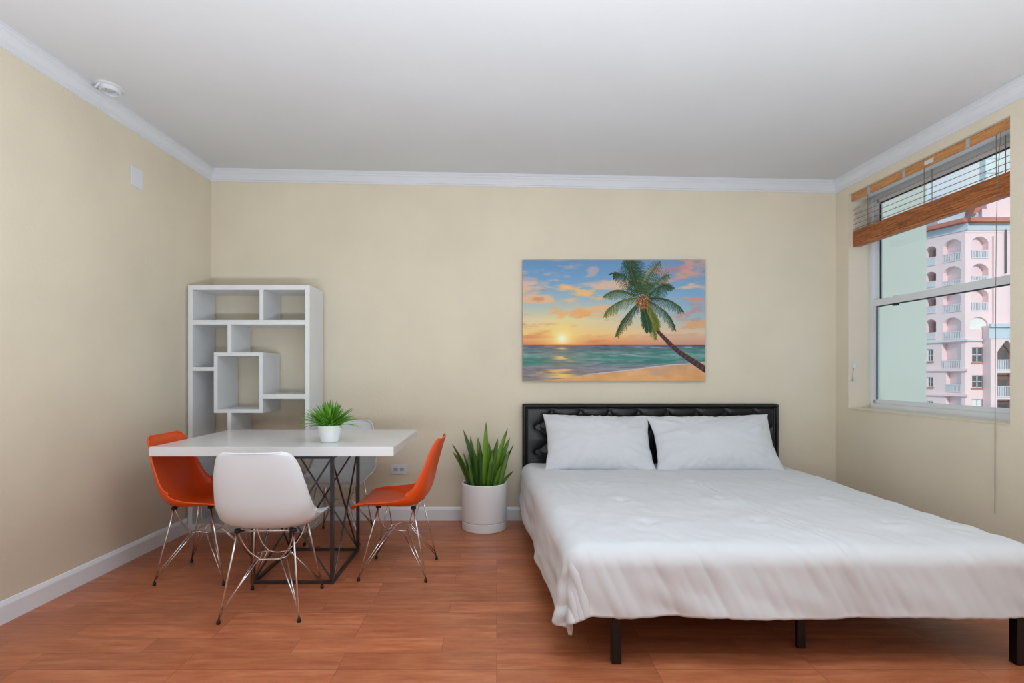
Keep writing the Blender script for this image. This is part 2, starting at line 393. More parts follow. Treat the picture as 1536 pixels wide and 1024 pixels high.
# ------------------------------------------------------------------ outside: own building's wing and the pink tower
struct(MB().box(2.95, 3.93, 5.0, 5.6, -25, 9).build('wall_outside', 'wing'))
M['ground'] = mat('muted_green_ground', (150, 160, 150), .95, mottle=(.02, .2, 4))  # muted green with broad mottling
struct(MB().box(3.5, 250, -60, 300, -26, -25).build('ground', 'ground'))
M['pink'] = mat('pink_stucco', (240, 214, 216), .9, spec=.1, mottle=(.25, .04, 4))
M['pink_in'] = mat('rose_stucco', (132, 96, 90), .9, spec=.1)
M['terracotta'] = mat('terracotta', (196, 128, 112), .85, spec=.1, mottle=(.6, .1, 3))
M['lilac_roof'] = mat('lilac_roofing', (196, 200, 216), .9, spec=.1, mottle=(.5, .08, 3))
M['frieze'] = mat('pale_blue_paint', (196, 208, 218), .85, spec=.1)
M['rail'] = mat('white_balustrade', (214, 214, 220), .7)
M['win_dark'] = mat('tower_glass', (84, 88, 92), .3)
M['win_lit'] = mat('tower_curtain', (228, 230, 226), .6)
M['shutter'] = mat('peach_shutter', (232, 188, 168), .8)
tower = tag(empty('apartment_tower', (51.4, 60, -25)), 'pink apartment tower with arched balconies seen through the window', 'building')
TO = Vector(tower.location)
C0 = Vector(((1448 - PX0) / F * 60, 60, 0)); 
T1 = Vector((1, 0, 0)); N1 = Vector((0, 1, 0))                       # frontal face
T2 = Vector((-1.25, 4.1, 0)).normalized(); N2 = Vector((T2.y, -T2.x, 0)) ; N2 = N2 if N2.y > 0 or N2.x > 0 else -N2
T3 = Vector((1, 0, 0))
def on_face(face, px):      # distance along the face where a sight line through the window meets it
    k = (px - PX0) / F
    O, T = (C0, T1) if face == 1 else (C0, T2)
    if face == 3: O, T = C0 + Vector((0, -1, 0)), T1
    # (O + s T).x = k (O + s T).y
    s = (k * O.y - O.x) / (T.x - k * T.y)
    p = O + T * s
    return s, p.y
def fp(face, s, n, z):
    O, T, N = {1: (C0, T1, N1), 2: (C0, T2, N2), 3: (C0 + Vector((0, -1, 0)), T1, N1)}[face]
    p = O + T * s + N * n; return Vector((p.x, p.y, z)) - TO
def fbx(b, face, s0, s1, z0, z1, n0, n1):
    b.hexa([fp(face, s0, n0, z0), fp(face, s1, n0, z0), fp(face, s1, n1, z0), fp(face, s0, n1, z0),
            fp(face, s0, n0, z1), fp(face, s1, n0, z1), fp(face, s1, n1, z1), fp(face, s0, n1, z1)])
def arch_sec(face, s0, s1, z0, z1, n, arched, pointed=False):
    P = [fp(face, s0, n, z0), fp(face, s1, n, z0)]
    if not arched: return P + [fp(face, s1, n, z1), fp(face, s0, n, z1)]
    w_ = s1 - s0; rise = min(.30 * abs(w_), .62) * (2.0 if pointed else 1); K = 10
    for k in range(K + 1):
        t = k / K; P.append(fp(face, s1 + (s0 - s1) * t, n, z1 - rise + rise * ((1 - abs(2 * t - 1) ** 1.3) if pointed else (1 - (2 * t - 1) ** 2) ** .8)))
    return P
U = lambda u: 1370 + u / 2.843
V = lambda v: 280 + v / 2.843
# (face, u0, u1, v_top, v_bottom, kind, railing top v)
EL = []
for t, bt, rt in ((213, 306, 270), (328, 402, 380), (436, 530, 492)): EL.append((1, 247, 320, t, bt, 'arch', rt))
for t, bt, rt in ((225, 320, 284), (340, 420, 400), (452, 535, 502), (558, 650, 618)): EL.append((2, 127, 205, t, bt, 'arch', rt))
for t, bt, rt in ((255, 338, 302), (363, 430, 404), (468, 541, 510), (566, 652, 622)): EL.append((2, 52, 97, t, bt, 'arch', rt))
EL += [(2, 122, 205, 664, 775, 'rect', 740), (2, 140, 205, 789, 875, 'rect', 842), (2, 138, 205, 888, 985, 'rect', 940)]
for t, bt, rt in ((990, 1075, 1040), (1090, 1175, 1140), (1190, 1275, 1240)): EL += [(2, 127, 205, t, bt, 'rect', rt), (3, 358, 440, t, bt, 'rect', rt)]
for t, bt, rt in ((655, 780, 736), (793, 896, 848), (905, 985, 958)): EL.append((3, 358, 440, t, bt, 'pointed' if t < 700 else 'rect', rt))
WN = []     # small windows
for t, bt in ((683, 748), (803, 857), (905, 965), (1010, 1070), (1110, 1170)): WN += [(1, 250, 300, t, bt, 'lit' if t in (905,) else 'dark'), (2, 58, 84, t + 8, bt - 4, 'dark')]
WN.append((1, 238, 318, 556, 606, 'lunette'))
ZB, ZT = -25, 1.155 + (PY0 - V(150)) / F * 60
def conv(e):
    s0, ya = on_face(e[0], U(e[1])); s1, yb = on_face(e[0], U(e[2]))
    ym = (ya + yb) / 2
    zt = CAMZ + (PY0 - V(e[3])) / F * ym; zb_ = CAMZ + (PY0 - V(e[4])) / F * ym
    if s0 > s1: s0, s1 = s1, s0
    return s0, s1, zb_, zt, ym
def carve(o, cutter):
    md = o.modifiers.new('cut', 'BOOLEAN'); md.object = cutter; md.operation = 'DIFFERENCE'; md.solver = 'EXACT'
    dg = bpy.context.evaluated_depsgraph_get(); dg.update()
    me = bpy.data.meshes.new_from_object(o.evaluated_get(dg)); o.modifiers.clear(); o.data = me
    bpy.data.objects.remove(cutter)
s14, _ = on_face(1, U(520)); s2e = 11.0
z3t = CAMZ + (PY0 - V(592)) / F * 59
walls = {}
b = MB(); fbx(b, 1, -.01, 14, ZB, ZT, 0, 4); walls[1] = b.build('front_facade', 'pink', tower)
b = MB(); fbx(b, 2, 0, s2e, ZB, ZT, 0, 3.5); walls[2] = b.build('side_facade', 'pink', tower)
s3a, _ = on_face(3, U(330))
b = MB(); fbx(b, 3, s3a, 14, ZB, z3t, 0, .99); walls[3] = b.build('terrace_block', 'pink', tower)
for f in (1, 2, 3):
    b = MB()
    for e in EL:
        if e[0] != f: continue
        s0, s1, z0, z1, ym = conv(e)
        b.loft([arch_sec(f, s0, s1, z0, z1, -.5, e[5] != 'rect', e[5] == 'pointed'), arch_sec(f, s0, s1, z0, z1, 1.5, e[5] != 'rect', e[5] == 'pointed')])
    for e in WN:
        if e[0] != f: continue
        s0, s1, z0, z1, ym = conv(e)
        b.loft([arch_sec(f, s0, s1, z0, z1, -.5, e[5] == 'lunette'), arch_sec(f, s0, s1, z0, z1, .25, e[5] == 'lunette')])
    ct = b.build('cutter', 'pink', tower); bpy.context.view_layer.update(); carve(walls[f], ct)
for e in EL:
    f = e[0]; s0, s1, z0, z1, ym = conv(e)
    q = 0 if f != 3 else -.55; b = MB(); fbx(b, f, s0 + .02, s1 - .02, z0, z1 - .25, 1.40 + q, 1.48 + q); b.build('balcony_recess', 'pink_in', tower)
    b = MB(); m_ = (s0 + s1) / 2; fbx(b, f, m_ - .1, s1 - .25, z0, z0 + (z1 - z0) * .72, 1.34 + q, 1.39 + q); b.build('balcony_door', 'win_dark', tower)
    zr = CAMZ + (PY0 - V(e[6])) / F * ym
    b = MB(); fbx(b, f, s0, s1, zr - .09, zr, -.06, .06); fbx(b, f, s0, s1, z0 - .0, z0 + .09, -.06, .06)
    nb = 11
    for k in range(nb):
        c = s0 + (s1 - s0) * (k + .5) / nb; fbx(b, f, c - .045, c + .045, z0, zr, -.04, .04)
    b.build('balcony_railing', 'rail', tower)
for e in WN:
    f = e[0]; s0, s1, z0, z1, ym = conv(e)
    if e[5] == 'lunette':
        MB().loft([arch_sec(f, s0 + .01, s1 - .01, z0, z1 - .01, .2, True), arch_sec(f, s0 + .01, s1 - .01, z0, z1 - .01, .24, True)]).build('arched_window', 'win_lit', tower); continue
    b = MB(); fbx(b, f, s0, s1, z0, z1, .16, .24); wd = b.build('window_glazing', 'win_lit' if e[5] == 'lit' else 'win_dark', tower)
    b = MB()
    for q in (0, .5, 1): c = s0 + .05 + (s1 - s0 - .1) * q; fbx(b, f, c - .05, c + .05, z0, z1, .10, .16)
    for q in (0, .5, 1): c = z0 + .05 + (z1 - z0 - .1) * q; fbx(b, f, s0, s1, c - .04, c + .04, .10, .16)
    b.build('window_muntins', 'rail', wd)
    b = MB(); fbx(b, f, s0 - .12, s1 + .12, z0 - .14, z0, -.12, .02); b.build('window_ledge', 'terracotta', tower)
    if f == 1: b = MB(); fbx(b, f, s1 + .02, s1 + .42, z0, z1, -.05, .01); b.build('shutter', 'shutter', tower)
# friezes, cornices, storey bands
def band(name, face, vt, vb, out, m, s0=None, s1=None, vy=None):
    y = 60 if face != 3 else 59
    zt = CAMZ + (PY0 - V(vt)) / F * y; zb_ = CAMZ + (PY0 - V(vb)) / F * y
    S0 = {1: -.02, 2: -.3, 3: s3a - .2}[face] if s0 is None else s0; S1 = {1: 14, 2: s2e, 3: 14}[face] if s1 is None else s1
    b = MB(); fbx(b, face, S0, S1, zb_, zt, -out, .02); b.build(name, m, tower)
for f in (1, 2):
    band('frieze', f, 156, 186, .10, 'frieze'); band('cornice', f, 138, 155, .75, 'terracotta'); band('storey_band', f, 651, 659, .18, 'rail')
band('lower_frieze', 1, 186, 196, .04, 'pink')
band('parapet', 3, 585, 600, .3, 'frieze'); band('parapet_band', 3, 600, 648, .06, 'frieze')
for vv in (775, 884): band('storey_band', 2, vv, vv + 10, .2, 'pink')
# set-back penthouse storey with sloped roof and a small terracotta canopy
zt = ZT
b = MB(); fbx(b, 1, 3.6, 14, zt, zt + 4.5, 2, 8); b.build('penthouse', 'pink', tower)
b = MB(); fbx(b, 1, -1.0, 3.8, zt, zt + 2.6, 2.5, 8); b.build('penthouse', 'frieze', tower)
b = MB(); b.hexa([fp(1, -2.2, .8, zt + 2.6), fp(1, 4.0, .8, zt + 2.6), fp(1, 4.0, 9, zt + 2.6), fp(1, -2.2, 9, zt + 2.6),
                  fp(1, .6, 4.5, zt + 4.4), fp(1, 3.8, 4.5, zt + 4.4), fp(1, 3.8, 5, zt + 4.4), fp(1, .6, 5, zt + 4.4)]); b.build('hipped_roof', 'lilac_roof', tower)
b = MB(); b.hexa([fp(1, 1.9, 1.2, zt + 1.2), fp(1, 2.6, 1.2, zt + 1.6), fp(1, 2.6, 2.2, zt + 1.6), fp(1, 1.9, 2.2, zt + 1.2),
                  fp(1, 2.2, 1.2, zt + 2.1), fp(1, 3.2, 1.2, zt + 2.1), fp(1, 3.2, 2.2, zt + 2.1), fp(1, 2.2, 2.2, zt + 2.1)]); b.build('terracotta_canopy', 'terracotta', tower)
far = tag(empty('high_rise', ((1489 - PX0) / F * 110, 112, -25)), 'pale high-rise block beyond the pink tower, its top seen through the blind', 'building')
M['far_wall'] = mat('pale_green_stucco', (214, 226, 226), .9, spec=.1)
fz = CAMZ + (PY0 - 219) / F * 110 + 25
MB().box(-1.4, 1.6, -2, -.6, 0, fz).build('wall', 'far_wall', far)
MB().box(-1.6, 1.8, -2.2, -.4, fz, fz + .5).build('roof_slab', 'rail', far)
for k in range(14): MB().box(-1.5, 1.7, -2.15, -1.98, fz - 2.6 - 2.9 * k, fz - 2.35 - 2.9 * k).build('storey_band', 'frieze', far)
sp, _ = on_face(1, U(390))
b = MB(); fbx(b, 1, sp - .07, sp + .07, CAMZ + (PY0 - V(370)) / F * 60, CAMZ + (PY0 - V(185)) / F * 60, -.2, -.05); b.build('drain_pipe', 'win_dark', tower)
sp, _ = on_face(1, U(335)); 
b = MB(); fbx(b, 1, sp, sp + .9, CAMZ + (PY0 - V(640)) / F * 60, ZT - 1.6, -.25, .02); b.build('pilaster', 'pink', tower)

# ------------------------------------------------------------------ small fixtures
pl = tag(empty('wall_plate', (xl(3.415), 3.415, 2.368)), 'blank white cover plate high on the left wall', 'wall plate')
pl.rotation_euler = (0, 0, math.atan(.0244) * -1)
MB().box(0, .007, -.054, .054, -.062, .062).build('cover', 'plate', pl, .003)
for zz in (-.042, .042): MB().box(.0068, .0080, -.003, .003, zz - .003, zz + .003).build('screw', 'slot', pl)
def outlet(name, x, z, w_, h_, label):
    o = tag(empty(name, (x, YB, z)), label, 'outlet')
    MB().box(-w_ / 2, w_ / 2, -.007, 0, -h_ / 2, h_ / 2).build('cover', 'plate', o, .003)
    horiz = w_ > h_
    for s in (-1, 1):
        cx, cz = (s * w_ * .2, 0) if horiz else (0, s * h_ * .2)
        r = MB().box(cx - .016, cx + .016, -.0085, -.006, cz - .013, cz + .013).build('socket', 'slot', o, .001)
        for q in (-.006, .006): MB().box(cx + q - .0015, cx + q + .0015, -.0092, -.008, cz - .005, cz + .005).build('slot', 'slot_dark', r)
outlet('wall_outlet', (598.5 - PX0) / F * YB, .398, .122, .074, 'white horizontal wall outlet under the table corner, left of the tall potted plant')
sw = tag(empty('small_outlet', (-2.196, YB, .935)), 'small grey-brown outlet cover in the corner behind the open bookcase', 'outlet')
M['taupe'] = mat('taupe_plastic', (140, 128, 112), .5)
MB().box(-.03, .03, -.008, 0, -.03, .03).build('cover', 'taupe', sw, .002)
# ceiling fitting touching the crown moulding
cx, cy = -2.135, 3.02; cz = zc(cx)
fx = tag(empty('ceiling_fitting', (cx, cy, cz)), 'small round white fitting with an open rim on the ceiling by the left crown moulding', 'smoke detector')
fx.rotation_euler = (0, math.atan(.0193), 0); fx.scale = (.72, .85, .9)
MB().lathe([(0, 0), (.092, 0), (.092, -.006), (.082, -.011), (0, -.011)], seg=40).build('base_plate', 'ceiling', fx, smooth=False)
MB().lathe([(.064, -.010), (.070, -.010), (.066, -.032), (.058, -.034), (.056, -.028), (.060, -.012)], seg=40, closed=True).build('rim', 'trim', fx)
MB().lathe([(0, -.010), (.030, -.010), (.030, -.024), (.022, -.030), (0, -.030)], seg=24).build('sensor', 'slot', fx)
MB().tube([(-.07, -.03, -.004), (-.066, -.06, -.03), (-.03, -.085, -.034), (0, -.09, -.012)], .007, 10).build('clip', 'trim', fx, smooth=True)

# ------------------------------------------------------------------ painting
def paint(W_, H_):
    rng = np.random.default_rng(5)
    def vnoise(u, v, fx_, fy_, seed):
        r = np.random.default_rng(seed); gx, gy = int(fx_) + 3, int(fy_) + 3; G = r.random((gy, gx))
        x = u * fx_; y = v * fy_; xi = x.astype(int); yi = y.astype(int); xf = x - xi; yf = y - yi
        xf = xf * xf * (3 - 2 * xf); yf = yf * yf * (3 - 2 * yf)
        return (G[yi, xi] * (1 - xf) + G[yi, xi + 1] * xf) * (1 - yf) + (G[yi + 1, xi] * (1 - xf) + G[yi + 1, xi + 1] * xf) * yf
    def fbm(u, v, fx_, fy_, seed, o=5):
        a, s, t = 1., 0, 0
        for k in range(o): s = s + a * vnoise(u, v, fx_ * 2 ** k, fy_ * 2 ** k, seed + k); t += a; a *= .55
        return s / t
    u, v = np.meshgrid((np.arange(W_) + .5) / W_, (np.arange(H_) + .5) / H_)
    def ramp(t, stops):
        xs = [s[0] for s in stops]; return np.stack([np.interp(t, xs, [s[1][k] for s in stops]) for k in range(3)], -1)
    def mix(a, b, t): t = np.clip(t, 0, 1)[..., None]; return a * (1 - t) + np.array(b, float) * t
    sm = lambda a, b, x: np.clip((x - a) / (b - a), 0, 1) ** 2 * (3 - 2 * np.clip((x - a) / (b - a), 0, 1))
    hz = .702
    left = ramp(v, [(0, (104, 148, 190)), (.2, (124, 166, 200)), (.36, (172, 190, 192)), (.5, (226, 210, 168)), (.62, (246, 202, 132)), (.702, (226, 140, 92))])
    right = ramp(v, [(0, (116, 150, 190)), (.3, (132, 172, 204)), (.48, (168, 186, 190)), (.6, (222, 196, 164)), (.702, (208, 150, 130))])
    t = sm(.35, .95, u)[..., None]; img = left * (1 - t) + right * t
    uu, vv = u + .25 * v, v * 1.0
    n1 = fbm(uu * .6 , vv, 6, 9, 11); n2 = fbm(uu * .6, vv, 12, 22, 40); n3 = fbm(u * .7 + v * .3, v, 5, 7, 90)
    cl = sm(.52, .64, n1 * .65 + n2 * .35)
    warm = ramp(v, [(0, (220, 176, 170)), (.2, (232, 188, 160)), (.4, (238, 186, 130)), (.6, (226, 154, 100)), (.7, (214, 130, 96))])
    tt = (cl * .85)[..., None]; img = img * (1 - tt) + warm * tt
    def blob(img, cu, cv, su, sv, col, a, rot=0, seed=1):
        du, dv = u - cu, (v - cv); x = du * math.cos(rot) + dv * math.sin(rot); y = -du * math.sin(rot) + dv * math.cos(rot)
        d = (x / su) ** 2 + (y / sv) ** 2 + (fbm(u * .8 + v * .2, v, 15, 22, seed) - .5) * 7.5
        return mix(img, col, a * .92 * sm(1.1, -.9, d))
    B = [(.88, .09, .20, .07, (218, 160, 142), .9, -.25), (.80, .06, .08, .06, (196, 134, 140), .7, 0), (.36, .27, .17, .035, (246, 190, 120), .95, .22), (.25, .24, .05, .03, (244, 188, 126), .9, .3),
         (.14, .28, .035, .04, (206, 140, 110), .9, .6), (.02, .31, .05, .02, (170, 110, 96), .9, .3), (.09, .33, .03, .02, (214, 150, 116), .9, .2),
         (.2, .42, .06, .05, (238, 168, 106), .9, .3), (.36, .45, .1, .035, (240, 168, 104), .95, .15), (.5, .5, .06, .02, (222, 144, 100), .8, 0), (.04, .53, .06, .018, (214, 130, 92), .9, 0), (.15, .53, .05, .015, (222, 138, 92), .9, 0),
         (.92, .44, .09, .05, (206, 140, 128), .85, -.3), (.95, .33, .07, .025, (220, 152, 130), .85, -.1), (.98, .22, .05, .02, (190, 176, 186), .6, -.1), (.86, .50, .1, .02, (150, 130, 146), .5, -.1), (.38, .08, .03, .05, (206, 172, 170), .7, .4),
         (.14, .10, .05, .025, (196, 178, 178), .7, .3), (.24, .05, .03, .03, (196, 172, 176), .6, .4), (.05, .17, .04, .02, (200, 176, 172), .7, .3), (.43, .02, .04, .02, (214, 176, 170), .7, 0), (.83, .31, .05, .02, (226, 186, 160), .7, 0),
         (.9, .62, .12, .015, (214, 160, 140), .6, 0), (.5, .63, .2, .02, (222, 160, 120), .5, 0)]
    for i, (a, b_, c, d, col, al, ro) in enumerate(B): img = blob(img, a, b_, c, d, col, al, ro, 200 + i)
    su, sv = .216, .652; asp = W_ / H_
    d = np.sqrt(((u - su) * asp) ** 2 + (v - sv) ** 2)
    img = mix(img, (252, 222, 130), .85 * np.exp(-(d / .16) ** 2)); img = mix(img, (255, 238, 170), .95 * np.exp(-(d / .06) ** 2)); img = mix(img, (255, 252, 225), np.exp(-(d / .028) ** 2))
    # sea
    sea = ramp(v, [(.702, (98, 92, 112)), (.725, (104, 118, 132)), (.76, (122, 142, 146)), (.80, (100, 146, 140)), (.85, (126, 142, 148)), (.9, (140, 138, 146)), (1, (150, 138, 138))])
    s1 = fbm(u, v, 7, 60, 300); s2 = fbm(u, v, 22, 110, 320)
    sea = sea + ((s1 - .5) * 70 + (s2 - .5) * 60)[..., None]
    teal = sm(.5, .62, fbm(u, v, 4, 30, 350)) * sm(.72, .76, v) * sm(.89, .84, v)
    sea = mix(sea, (52, 128, 112), .75 * teal)
    wv1 = np.exp(-((v - (.805 + .008 * np.sin(u * 14))) / .012) ** 2) * sm(.38, .46, u) * sm(.8, .6, u)
    wv2 = np.exp(-((v - .732) / .012) ** 2) * sm(.8, .92, u); wv3 = np.exp(-((v - .845) / .016) ** 2) * sm(.2, .05, u)
    sea = mix(sea, (58, 138, 118), .8 * np.clip(wv1 + wv2 + wv3, 0, 1))
    fo = np.exp(-((v - .722) / .006) ** 2) * sm(.6, .75, u) + np.exp(-((v - .79 - .01 * np.sin(u * 20)) / .005) ** 2) * sm(.35, .5, u) * sm(.75, .6, u)
    sea = mix(sea, (196, 206, 208), .6 * np.clip(fo, 0, 1) * sm(.35, .6, s2))
    sea = mix(sea, (150, 132, 122), .5 * np.exp(-((u - su) / .13) ** 2))
    gl = np.exp(-((u - su) / (.02 + .12 * (v - hz) * 2)) ** 2) * sm(.47, .62, fbm(u, v, 6, 55, 380)); sea = mix(sea, (248, 204, 120), .95 * gl)
    gl2 = np.exp(-((v - .925) / .014) ** 2) * np.exp(-((u - .16) / .09) ** 2); sea = mix(sea, (240, 190, 116), .8 * gl2 * sm(.3, .6, s2))
    img = np.where((v > hz)[..., None], sea, img)
    img = mix(img, (240, 120, 60), .5 * np.exp(-((v - hz) / .012) ** 2) * np.exp(-((u - su) / .12) ** 2))
    # sand
    edge = np.interp(u, [0, .12, .3, .38, .5, .65, .8, .9, 1], [1.02, .995, .965, .945, .925, .90, .872, .862, .845]) + .008 * (fbm(u, v * 0, 16, 2, 400) - .5)
    sand = ramp(v, [(.84, (206, 160, 132)), (.92, (222, 170, 122)), (1, (226, 168, 108))]) + ((fbm(u, v, 12, 14, 410) - .5) * 40)[..., None]
    sand = mix(sand, (190, 160, 150), .6 * sm(.05, .0, np.abs(v - .93)) * sm(.08, .0, np.abs(u - .74)))
    img = mix(img, (226, 222, 222), .9 * np.exp(-((v - edge) / .006) ** 2) * sm(.2, .4, u))
    k = sm(-.002, .003, v - edge)[..., None]; img = img * (1 - k) + sand * k
    # palm
    def seg(img, p, q, w0, w1, c0, c1):
        px, py, qx, qy = p[0] * W_, p[1] * H_, q[0] * W_, q[1] * H_; w0 *= W_; w1 *= W_
        m_ = max(w0, w1) + 1.5
        x0, x1 = int(max(0, min(px, qx) - m_)), int(min(W_, max(px, qx) + m_ + 1)); y0, y1 = int(max(0, min(py, qy) - m_)), int(min(H_, max(py, qy) + m_ + 1))
        if x0 >= x1 or y0 >= y1: return
        X, Y = np.meshgrid(np.arange(x0, x1) + .5, np.arange(y0, y1) + .5)
        dx, dy = qx - px, qy - py; L2 = dx * dx + dy * dy + 1e-6
        t = np.clip(((X - px) * dx + (Y - py) * dy) / L2, 0, 1); dd = np.hypot(X - px - t * dx, Y - py - t * dy); w_ = w0 + (w1 - w0) * t
        a = np.clip(w_ - dd + .5, 0, 1)[..., None]; c = np.array(c0, float) * (1 - t[..., None]) + np.array(c1, float) * t[..., None]
        a = np.minimum(1, a * 1.6); img[y0:y1, x0:x1] = img[y0:y1, x0:x1] * (1 - a) + c * a
    tr = [(.655, .36), (.672, .42), (.70, .505), (.745, .60), (.80, .685), (.86, .765), (.93, .835), (1.01, .915)]
    def bez(P, t):
        i = min(int(t * (len(P) - 1)), len(P) - 2); f = t * (len(P) - 1) - i
        return (P[i][0] + (P[i + 1][0] - P[i][0]) * f, P[i][1] + (P[i + 1][1] - P[i][1]) * f)
    n = 70
    for i in range(n):
        a, b_ = i / n, (i + 1) / n
        sh = 10 * ((i % 3) - 1); w_ = .0062 + .011 * a ** 1.5
        seg(img, bez(tr, a), bez(tr, b_), w_, w_, (84 + sh, 60 + sh, 58 + sh), (84 + sh, 60 + sh, 58 + sh))
        p = bez(tr, a); seg(img, (p[0] - .3 * w_, p[1] + w_ * .8), (p[0] + .004, p[1] + w_ * .9), w_ * .35, w_ * .35, (52, 38, 44), (52, 38, 44))
    C = (.652, .315)
    FR = [((.60, .17), (.53, .075), (.492, .11), 0), ((.58, .26), (.50, .20), (.445, .31), 1), ((.58, .31), (.49, .33), (.45, .47), 2), ((.61, .40), (.55, .48), (.515, .63), 0),
          ((.63, .2), (.58, .06), (.56, -.02), 0), ((.64, .2), (.62, .05), (.625, -.05), 0), ((.67, .2), (.70, .1), (.755, .01), 1), ((.70, .27), (.75, .13), (.80, .12), 1), ((.71, .28), (.77, .14), (.825, .235), 0),
          ((.72, .30), (.83, .30), (.873, .43), 0), ((.71, .34), (.80, .41), (.83, .58), 0), ((.69, .38), (.735, .47), (.74, .58), 3), ((.655, .38), (.70, .50), (.73, .66), 2), ((.66, .42), (.685, .50), (.69, .59), 0), ((.60, .14), (.57, .03), (.60, -.04), 0)]
    pal = [((34, 58, 42), (50, 76, 44)), ((44, 72, 46), (100, 108, 62)), ((62, 90, 46), (132, 128, 56)), ((80, 92, 38), (120, 116, 46))]
    for P1, P2, P3, k in FR:
        K = 36; pts = []
        for i in range(K + 1):
            t = i / K; q = [C, P1, P2, P3]; bb = [(1 - t) ** 3, 3 * t * (1 - t) ** 2, 3 * t * t * (1 - t), t ** 3]
            pts.append((sum(bb[j] * q[j][0] for j in range(4)), sum(bb[j] * q[j][1] for j in range(4))))
        for i in range(4, K):
            p, q = pts[i], pts[i + 1]; t = i / K
            dx, dy = (q[0] - p[0]) * asp, q[1] - p[1]; L_ = math.hypot(dx, dy); dx /= L_; dy /= L_
            ln = .085 * math.sin(PI * min(1, .15 + .8 * t)) ** .7 * (.75 + .5 * rng.random())
            for sd in (-1, 1):
                ex = dx * .55 - sd * dy * .6; ey = dy * .55 + sd * dx * .6 + .75
                e = math.hypot(ex, ey); ex, ey = ex / e, ey / e
                j = rng.random(); c0, c1 = pal[k]; c = [c0[m_] * (1 - j) + c1[m_] * j for m_ in range(3)]
                seg(img, p, (p[0] + ex * ln / asp, p[1] + ey * ln), .0019, .0006, c, [x * 1.1 + 4 for x in c])
        for i in range(K): seg(img, pts[i], pts[i + 1], .0016, .0014, (92, 100, 58), (70, 84, 48))
    for i in range(110):
        a = rng.random() * 2 * PI; r = .06 * rng.random() ** .6
        p = (C[0] + .004 + r * math.cos(a) / asp, C[1] + .03 + r * math.sin(a)); seg(img, p, (p[0] + .004, p[1] + .012), .0022, .0022, *[[(150, 92, 54), (98, 66, 44), (176, 112, 60)][i % 3]] * 2)
    return np.clip(img, 0, 255) / 255.
PW, PH = 1.4156, .934
pic = tag(empty('canvas_print', ((784 - PX0) / F * 4.235 + PW / 2, YB, 1.555)), 'unframed canvas picture of a palm leaning over a sunset beach, hung above the bed', 'picture')
GW, GH = 520, 344
img = paint(GW, GH)
me = bpy.data.meshes.new('printed_canvas')
xs = np.linspace(-PW / 2, PW / 2, GW + 1); zs = np.linspace(PH / 2, -PH / 2, GH + 1)
X, Z = np.meshgrid(xs, zs); co = np.stack([X, np.full_like(X, -.034), Z], -1).reshape(-1, 3)
ii = np.arange(GH)[:, None] * (GW + 1) + np.arange(GW)[None, :]
fc = np.stack([ii, ii + GW + 1, ii + GW + 2, ii + 1], -1).reshape(-1, 4)
me.vertices.add(len(co)); me.vertices.foreach_set('co', co.ravel())
me.loops.add(fc.size); me.loops.foreach_set('vertex_index', fc.ravel().astype(np.int32))
me.polygons.add(len(fc)); me.polygons.foreach_set('loop_start', (np.arange(len(fc)) * 4).astype(np.int32))
me.update(calc_edges=True)
li = np.where(img <= .04045, img / 12.92, ((img + .055) / 1.055) ** 2.4).reshape(-1, 3)
ca = me.color_attributes.new('print', 'FLOAT_COLOR', 'CORNER')
cc = np.ones((len(fc), 4, 4), np.float32); cc[:, :, :3] = li[:, None, :]; ca.data.foreach_set('color', cc.ravel())
pm = bpy.data.materials.new('printed_canvas'); pm.use_nodes = True
an = pm.node_tree.nodes.new('ShaderNodeAttribute'); an.attribute_name = 'print'
pb = pm.node_tree.nodes['Principled BSDF']; pm.node_tree.links.new(an.outputs['Color'], pb.inputs['Base Color'])
pb.inputs['Roughness'].default_value = .7; pb.inputs['Specular IOR Level'].default_value = .2
M['print'] = pm; link('printed_canvas', me, 'print', pic)
M['canvas_edge'] = mat('canvas_edge', (128, 132, 136), .8)
MB().box(-PW / 2, PW / 2, -.0335, 0, -PH / 2, PH / 2).build('stretcher_frame', 'canvas_edge', pic)

# ------------------------------------------------------------------ open bookcase
SX0, SX1, SY0, SY1, SH = -2.224, -1.347, 3.935, 4.248, 1.781
bk = tag(empty('bookcase', (SX0, SY0, 0)), 'white open bookcase with offset cubes standing in the left corner', 'bookcase')
kx = lambda px: (px - PX0) / F * SY0 - SX0
kz = lambda py: CAMZ + (PY0 - py) / F * SY0
D = SY1 - SY0; Wd = SX1 - SX0; th = .034
def bp(name, x0, x1, z0, z1, bev=.0015): MB().box(x0, x1, 0, D, z0, z1).build(name, 'laminate', bk, bev, 1)
bp('side_panel', 0, th, 0, SH); bp('side_panel', Wd - th, Wd, 0, SH)
bp('top_panel', th, Wd - th, SH - th, SH); bp('bottom_panel', th, Wd - th, .0, .06)
zs1 = kz(487); bp('shelf', th, Wd - th, zs1, zs1 + th)
bp('divider', kx(389), kx(389) + .028, zs1 + th, SH - th)
bx0, bx1, bz0, bz1 = kx(320.5), kx(394), kz(619), kz(528); t2 = .027
bp('divider', kx(341), kx(341) + .028, bz1, zs1)
bp('shelf', bx0, bx1, bz1 - t2, bz1); bp('shelf', bx0, bx1, bz0, bz0 + t2)
bp('divider', bx0, bx0 + t2, bz0 + t2, bz1 - t2); bp('divider', bx1 - t2, bx1, bz0 + t2, bz1 - t2)
bp('shelf', th, bx0, kz(556), kz(556) + .028); bp('shelf', bx1, Wd - th, kz(598), kz(598) + .034)
zl = .335
bp('divider', kx(341), kx(341) + .028, zl + th, bz0); bp('shelf', th, Wd - th, zl, zl + th); bp('divider', kx(400), kx(400) + .028, .06, zl)

